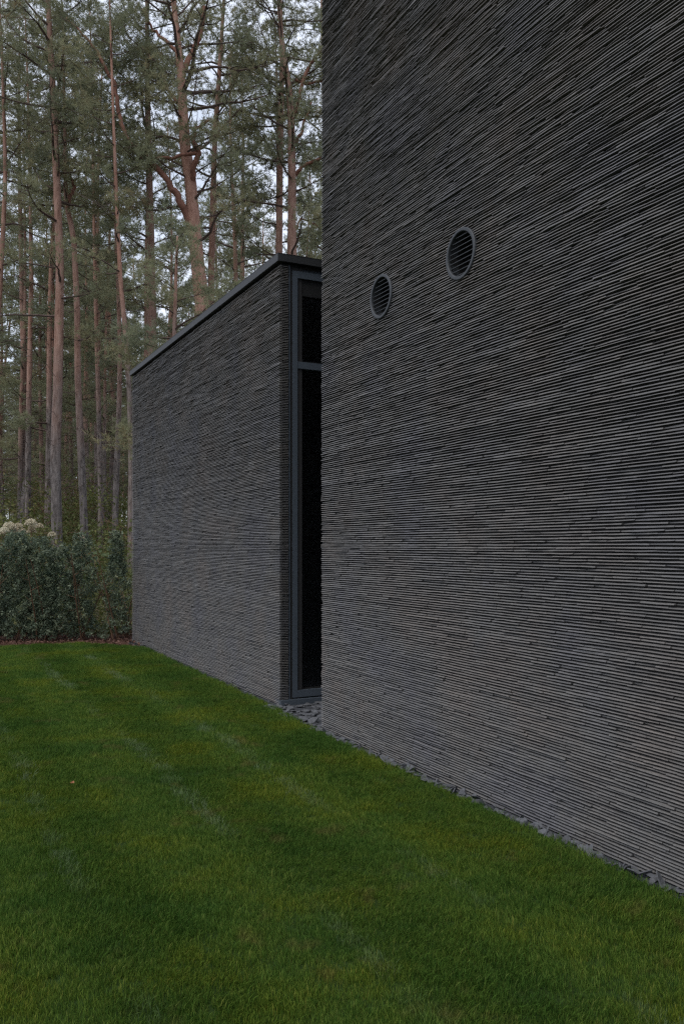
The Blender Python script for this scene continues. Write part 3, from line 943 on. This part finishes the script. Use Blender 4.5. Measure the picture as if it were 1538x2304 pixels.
# background pines: a few kinds, copied
protos = []
for kx in range(7):
    r = np.random.default_rng(300 + kx)
    H = r.uniform(20, 24.5); r0 = r.uniform(0.11, 0.17)
    a1, a2, p1, p2 = r.uniform(0.05, 0.35), r.uniform(0.03, 0.12), r.uniform(0, 6), r.uniform(0, 6)
    path = lambda z, a1=a1, a2=a2, p1=p1, p2=p2: np.array([a1 * (math.sin(z * 0.16 + p1) - math.sin(p1)) + a2 * (math.sin(z * 0.5 + p2) - math.sin(p2)), a1 * (math.cos(z * 0.14 + p2) - math.cos(p2)), z])
    rad = lambda z, H=H, r0=r0: r0 * (1.12 - 0.95 * max(z, 0) / H)
    tr, wd, cr_ = pine_parts(r, path, rad, H * r.uniform(0.32, 0.50), H, 34, r.uniform(2.2, 2.9), 14, QF, 5)
    protos.append((tr.mesh('trunk', [M_BARK], True), join(wd).mesh('branchwork', [M_TWIG]), cr_.mesh('crown', [M_NEEDLE])))
rb = np.random.default_rng(77)
placed = []
def put_pine(x, y):
    t = thing('pine_tree', LAB.get((x, y), 'one of many slender pines deep in the forest beyond the nearer trunks'), 'tree', (x, y, 0), 'pines deep in the forest')
    pr = protos[rb.integers(0, len(protos))]
    t.rotation_euler = (rb.normal(0, 0.012), rb.normal(0, 0.012), rb.uniform(0, 6.28))
    s = rb.uniform(0.88, 1.12); t.scale = (s, s, s)
    for nm, me in zip(('trunk', 'branchwork', 'crown'), pr):
        o = bpy.data.objects.new(nm, me); COL.objects.link(o); o.parent = t
        if nm == 'branchwork': o['kind'] = 'stuff'
tries = 0
while len(placed) < 200 and tries < 20000:
    tries += 1
    y = 32 + 93 * rb.random() ** 0.9
    x = rb.uniform(-0.48 * y, 0.05 * y)
    if any((x - a) ** 2 + (y - b) ** 2 < 2.1 ** 2 for a, b in placed): continue
    if y < 62 and any(abs(CX + F * x / y - h) < 13 for h in (129, 184, 290, 344, 455, 630, 657)): continue
    placed.append((x, y))

# the nearer background pines are told apart by the front trunk they stand next to
FRONT = [(-2, 'orange pine at the left border'), (54, 'stout grey trunk behind the flower heads'), (66, 'reddish twiggy pine'), (129, 'tall straight hedge pine'),
         (189, 'slim crooked pine'), (225, 'thin pale pine pole'), (259, 'dark grey kinked pine'), (293, 'orange pine at the block corner'),
         (346, 'straight pink pine above the roof'), (460, 'thickest pine'), (476, 'slender grey pine beside the thickest one'), (628, 'left pink pine of the close pair')]
LAB = {}
cnt = {}
for (x, y) in sorted(placed, key=lambda p: p[0] / p[1]):
    px = CX + F * x / y
    if y > 56 or px < -2 or px > 715: continue
    nm = [f for f in FRONT if f[0] <= px][-1][1]
    cnt[nm] = cnt.get(nm, 0) + 1
    if cnt[nm] <= 5:
        LAB[(x, y)] = 'slender background pine, %s thin trunk right of the %s' % (['first', 'second', 'third', 'fourth', 'fifth'][cnt[nm] - 1], nm)
for x, y in placed: put_pine(x, y)

# the far wood, one mass
rw = np.random.default_rng(55)
m = MB()
C, T_ = [], []
for i in range(150):
    y = rw.uniform(126, 165); x = rw.uniform(-0.52, 0.06) * y; h = rw.uniform(18, 24)
    m.tube(np.array([[x, y, -0.1], [x + rw.normal(0, .2), y, h * 0.5], [x + rw.normal(0, .4), y, h]]), [0.17, 0.13, 0.03], 5, tint=0.0)
    n = 150
    zc = np.concatenate([h * rw.uniform(0.38, 1.0, n), rw.uniform(0.2, 5.0, 60)])
    wv = np.concatenate([1.7 * np.sqrt(np.maximum(0.08, 1 - (zc[:n] / h) ** 3)), np.full(60, 2.6)])
    C.append(np.stack([x + rw.normal(0, 1, n + 60) * wv, y + rw.normal(0, 1, n + 60) * wv, zc], -1))
C = np.concatenate(C)
trunks_ = m
cr_m = MB()
Dv = rw.normal(size=(len(C), 3)) * 0.4 + np.array([0, 0, 0.4])
needles(cr_m, rw, C, Dv, np.clip(rw.normal(0.5, 0.18, len(C)), 0, 1), 8, 0.75, 0.17)
far = bpy.data.objects.new('far_wood', None); COL.objects.link(far)
tag(far, 'far off pine wood closing the view behind the standing trunks', 'wood', kind='stuff')
o = trunks_.build('trunk_mass', M_BARK, far, kind='stuff')
o = cr_m.build('crown_mass', M_NEEDLE, far, kind='stuff')

# ------------------------------------------------------------------ leafy shrubs
def leaves(mb, r, C, size, tint, flat=0.4):
    n = len(C)
    nrm = r.normal(size=(n, 3)); nrm[:, 2] += flat * 2
    nrm /= np.linalg.norm(nrm, axis=1, keepdims=True)
    a = np.cross(nrm, r.normal(size=(n, 3))); a /= np.linalg.norm(a, axis=1, keepdims=True)
    b = np.cross(nrm, a)
    s = size * r.uniform(0.6, 1.3, (n, 1))
    V = np.stack([C - a * s, C + b * s * 0.45 + nrm * s * 0.12, C + a * s, C - b * s * 0.45 + nrm * s * 0.12], 1).reshape(-1, 3)
    mb.add(V, quads=np.arange(n * 4).reshape(-1, 4), tint=np.repeat(tint, 4))

def bush(name, label, cat, x, y, h, wdt, n, size, mat, seed, group=None, stems=7, z0=0.0):
    r = np.random.default_rng(seed)
    t = thing(name, label, cat, (x, y, 0), group)
    st = MB(); lf = MB()
    ncl = max(12, int(n / 45))
    cen = []
    for i in range(stems):
        az = r.uniform(0, 6.28); e = r.uniform(0.9, 1.45)
        P = branch_path(r, (x + r.normal(0, 0.05), y + r.normal(0, 0.05), -0.02), az, e, h * r.uniform(0.7, 1.0), 6, 0.1, 0.14)
        st.tube(P, np.linspace(0.012 + 0.006 * h, 0.004, 7), 4)
        for k in range(ncl // stems + 1):
            f = r.uniform(1.2, 6); j = min(int(f), 5); p = P[j] + (P[j + 1] - P[j]) * (f - j)
            q = p + r.normal(0, 1, 3) * np.array([wdt * 0.25, wdt * 0.25, h * 0.07])
            q[2] = max(q[2], 0.08)
            st.tube(np.array([p, (p + q) / 2 + r.normal(0, .02, 3), q]), [0.006, 0.005, 0.003], 3)
            cen.append(q)
    cen = np.array(cen)
    per = max(4, int(n / len(cen)))
    C = np.repeat(cen, per, 0) + r.normal(0, 1, (len(cen) * per, 3)) * np.array([0.16, 0.16, 0.11]) * (0.4 + 0.35 * h)
    C[:, 2] = np.abs(C[:, 2]) + 0.02
    leaves(lf, r, C, size, np.clip(np.repeat(r.normal(0.5, 0.17, len(cen)), per) + r.normal(0, 0.1, len(C)), 0, 1))
    st.build('stem', M_STEM, t); lf.build('foliage', mat, t)
    return t

rsb = np.random.default_rng(9)
und = [(-5.6, 17.5, 1.7), (-3.4, 17.2, 1.5), (-4.3, 20, 2.0), (-7.8, 22, 2.6), (-6.2, 27, 3.2), (-9.5, 31, 3.4), (-5.0, 33, 2.6), (-12, 36, 4.2), (-8.2, 38, 4.6), (-13.5, 43, 4.4), (-9.8, 47, 5.0), (-16, 49, 5), (-6.6, 24, 2.0), (-11, 28.5, 2.6), (-11.6, 36, 6.0), (-10.0, 32.5, 4.6), (-13.2, 38.5, 5.2)]
ULAB = ['low yellow green shrub right behind the left end of the hedge', 'low yellow green shrub behind the gap beside the slim hedge shrub', 'yellow green shrub behind the middle of the hedge',
        'leafy shrub at the foot of the stout grey trunk', 'leafy shrub standing left of the tall straight hedge pine', 'tall leafy shrub behind the reddish twiggy pine', 'leafy shrub at the foot of the dark grey kinked pine',
        'tall leafy shrub behind the orange pine at the left border', 'tall leafy shrub behind the slim crooked pine', 'high leafy sapling deep behind the leftmost trunks', 'high leafy sapling deep behind the thin pale pine pole',
        'farthest leafy sapling at the left border of the forest', 'leafy shrub between the crooked pine and the dark grey trunk', 'leafy shrub behind the stout grey trunk and the flower heads',
        'highest yellow leafed sapling behind the tall straight hedge pine', 'yellow leafed sapling filling the gap left of the tall straight hedge pine', 'yellow leafed sapling behind the reddish twiggy pine, beyond the nearer shrubs']
for i, (x, y, h) in enumerate(und):
    bush('understory_shrub', ULAB[i], 'shrub', x, y, h, h * 0.9, int(1500 + 500 * h), 0.032 + 0.0010 * y, M_SHRUB, 40 + i, 'leafy shrubs growing under the pines')
# thin ground cover of the forest edge
m = MB()
n = 26000
y = 14.6 + 55 * rsb.random(n) ** 1.6; x = rsb.uniform(-0.46, -0.02, n) * y
C = np.stack([x, y, np.abs(rsb.normal(0, 0.16, n)) * (0.5 + rsb.random(n))], -1)
leaves(m, rsb, C, 0.055, np.clip(rsb.normal(0.55, 0.2, n), 0, 1))
o = m.build('undergrowth', M_SHRUB, kind='stuff'); tag(o, 'low yellow green plants covering the forest floor behind the hedge', 'undergrowth')

# ------------------------------------------------------------------ hedge of upright evergreens
def evergreen(label, x, y, h, wdt, seed, dens=1.0, taper=0.35, gap=0.0):
    r = np.random.default_rng(seed)
    t = thing('hedge_shrub', label, 'shrub', (x, y, 0), 'row of evergreen shrubs at the end of the lawn')
    st, lf = MB(), MB()
    for i in range(3):
        P = branch_path(r, (x + r.normal(0, 0.05), y + r.normal(0, 0.05), -0.02), r.uniform(0, 6.28), 1.45, h * 0.95, 8, 0.05, 0.05)
        st.tube(P, np.linspace(0.016, 0.004, 9), 5)
        for j in range(2, 8):
            Q = branch_path(r, P[j], r.uniform(0, 6.28), r.uniform(0.2, 0.8), wdt * 0.4, 3, 0.2, 0.2)
            st.tube(Q, np.linspace(0.006, 0.002, 4), 3)
    n = int(600 * dens * h * wdt / 0.8)
    z = h * r.random(n) ** 0.95
    rr = wdt * 0.5 * (1 - taper * (z / h) ** 2.2 - 0.45 * np.clip((z / h - 0.86) / 0.14, 0, 1) ** 2) * (1 + 0.22 * np.sin(z * 7 + seed)) * np.sqrt(r.uniform(0.25, 1.05, n))
    az = r.uniform(0, 6.28, n)
    # lumps
    lump = 1 + 0.22 * np.sin(3 * az + 9 * z + seed) + 0.18 * np.sin(5 * az - 14 * z)
    C = np.stack([x + rr * lump * np.cos(az), y + rr * lump * np.sin(az), 0.05 + z + 0.05 * np.sin(4 * az + seed) * (z / h)], -1)
    Dr = np.stack([np.cos(az) * 0.8, np.sin(az) * 0.8, r.uniform(0.1, 0.9, n)], -1)
    k = 16
    Cc = np.repeat(C, k, 0) + np.repeat(Dr, k, 0) * r.uniform(-0.02, 0.085, (n * k, 1)) + r.normal(0, 0.022, (n * k, 3))
    tint = np.clip(np.repeat(r.normal(0.5, 0.22, n), k) + r.normal(0, 0.08, n * k), 0, 1)
    leaves(lf, r, Cc, 0.021, tint, 0.1)
    st.build('stem', M_STEM, t); lf.build('foliage', M_THUJA, t)
    return t
HY_ = 13.75
hl = [(-18, 1.40, .52, 'dark evergreen hedge shrub cut by the left border of the picture', 1.0),
      (36, 1.63, .50, 'dark blue green hedge shrub under the cream flower heads', 1.05),
      (92, 1.52, .48, 'densest evergreen hedge shrub in front of the tall straight pine', 1.1),
      (136, 1.42, .44, 'looser evergreen hedge shrub with brown stems showing', 0.85),
      (180, 1.60, .38, 'pale tipped evergreen hedge shrub left of the gap', 0.8),
      (257, 1.62, .35, 'slim pointed evergreen shrub standing alone beside the slate corner', 0.8)]
for i, (px, h, wd_, lab, de) in enumerate(hl):
    evergreen(lab, (px - CX) / F * HY_, HY_ + 0.03 * i, h, wd_, 60 + i, de, 0.75 if i == 5 else 0.3)

# ------------------------------------------------------------------ hydrangea behind the hedge
hyd = bush('hydrangea_bush', 'hydrangea with fading cream flower heads showing over the hedge', 'shrub', -5.35, 14.9, 1.55, 1.3, 1500, 0.055, M_HYDR, 91, stems=9)
rh = np.random.default_rng(8)
for (zx, zy, sz) in ((50, 165, 85), (105, 120, 110), (200, 118, 80), (338, 85, 105), (345, 130, 60), (345, 172, 80), (425, 120, 80), (165, 170, 90), (20, 190, 70), (250, 175, 70), (565, 212, 75), (885, 240, 60)):
    px, py = zx / 4.806, 1160 + zy / 4.806
    c = at(px, py, 14.8 + rh.normal(0, 0.12)); rad_ = sz / 4.806 / F * 14.8 * 0.62
    fm = MB()
    n = 460
    v = rh.normal(size=(n, 3)); v /= np.linalg.norm(v, axis=1, keepdims=True); v[:, 2] = np.abs(v[:, 2]) * 1.0 - 0.25
    C = c + v * rad_ * rh.uniform(0.82, 1.03, (n, 1))
    leaves(fm, rh, C, rad_ * 0.17, np.clip(rh.normal(0.5, 0.15, n) + rh.normal(0, .12), 0, 1))
    fo = fm.build('flower_head', M_FLOWER, hyd)
    sm = MB(); sm.tube(np.array([[c[0] + rh.normal(0, .04), c[1], 0.7], [c[0], c[1], c[2] - 0.2], c]), [0.006, 0.005, 0.004], 4)
    sm.build('flower_stalk', M_STEM, hyd)

# ------------------------------------------------------------------ low plants and mulch at the slate corner
bush('autumn_shrub', 'sparse brownish shrub between the slim evergreen and the slate corner', 'shrub', -3.55, 14.25, 1.35, 0.5, 500, 0.028, M_SHRUB, 121, stems=6)
m = MB()
n = 5200
x = rsb.uniform(-8.5, -2.95, n); y = rsb.uniform(12.75, 15.4, n)
k = ~in_poly(x, y, lawn_pts)
C = np.stack([x, y, rsb.uniform(0.0, 0.03, n)], -1)[k]
leaves(m, rsb, C, 0.026, np.clip(rsb.normal(0.5, 0.22, len(C)), 0, 1), 1.2)
o = m.build('bark_mulch', M_CHIP, kind='stuff'); tag(o, 'reddish brown bark mulch under the hedge', 'mulch')
m = MB()
g = ground(163, 1778)
V = 0.75 * np.array([[0, -.028, .004], [.017, -.008, .0], [.014, .012, .004], [0, .032, .009], [-.014, .012, .004], [-.017, -.008, 0], [0, 0, -.003]])
m.add(V + g + np.array([0, 0, 0.046]), tris=[[0, 1, 6], [1, 2, 6], [2, 3, 6], [3, 4, 6], [4, 5, 6], [5, 0, 6]])
tag(m.build('fallen_leaf', M_LEAF), 'small orange fallen leaf lying on the lawn', 'leaf')
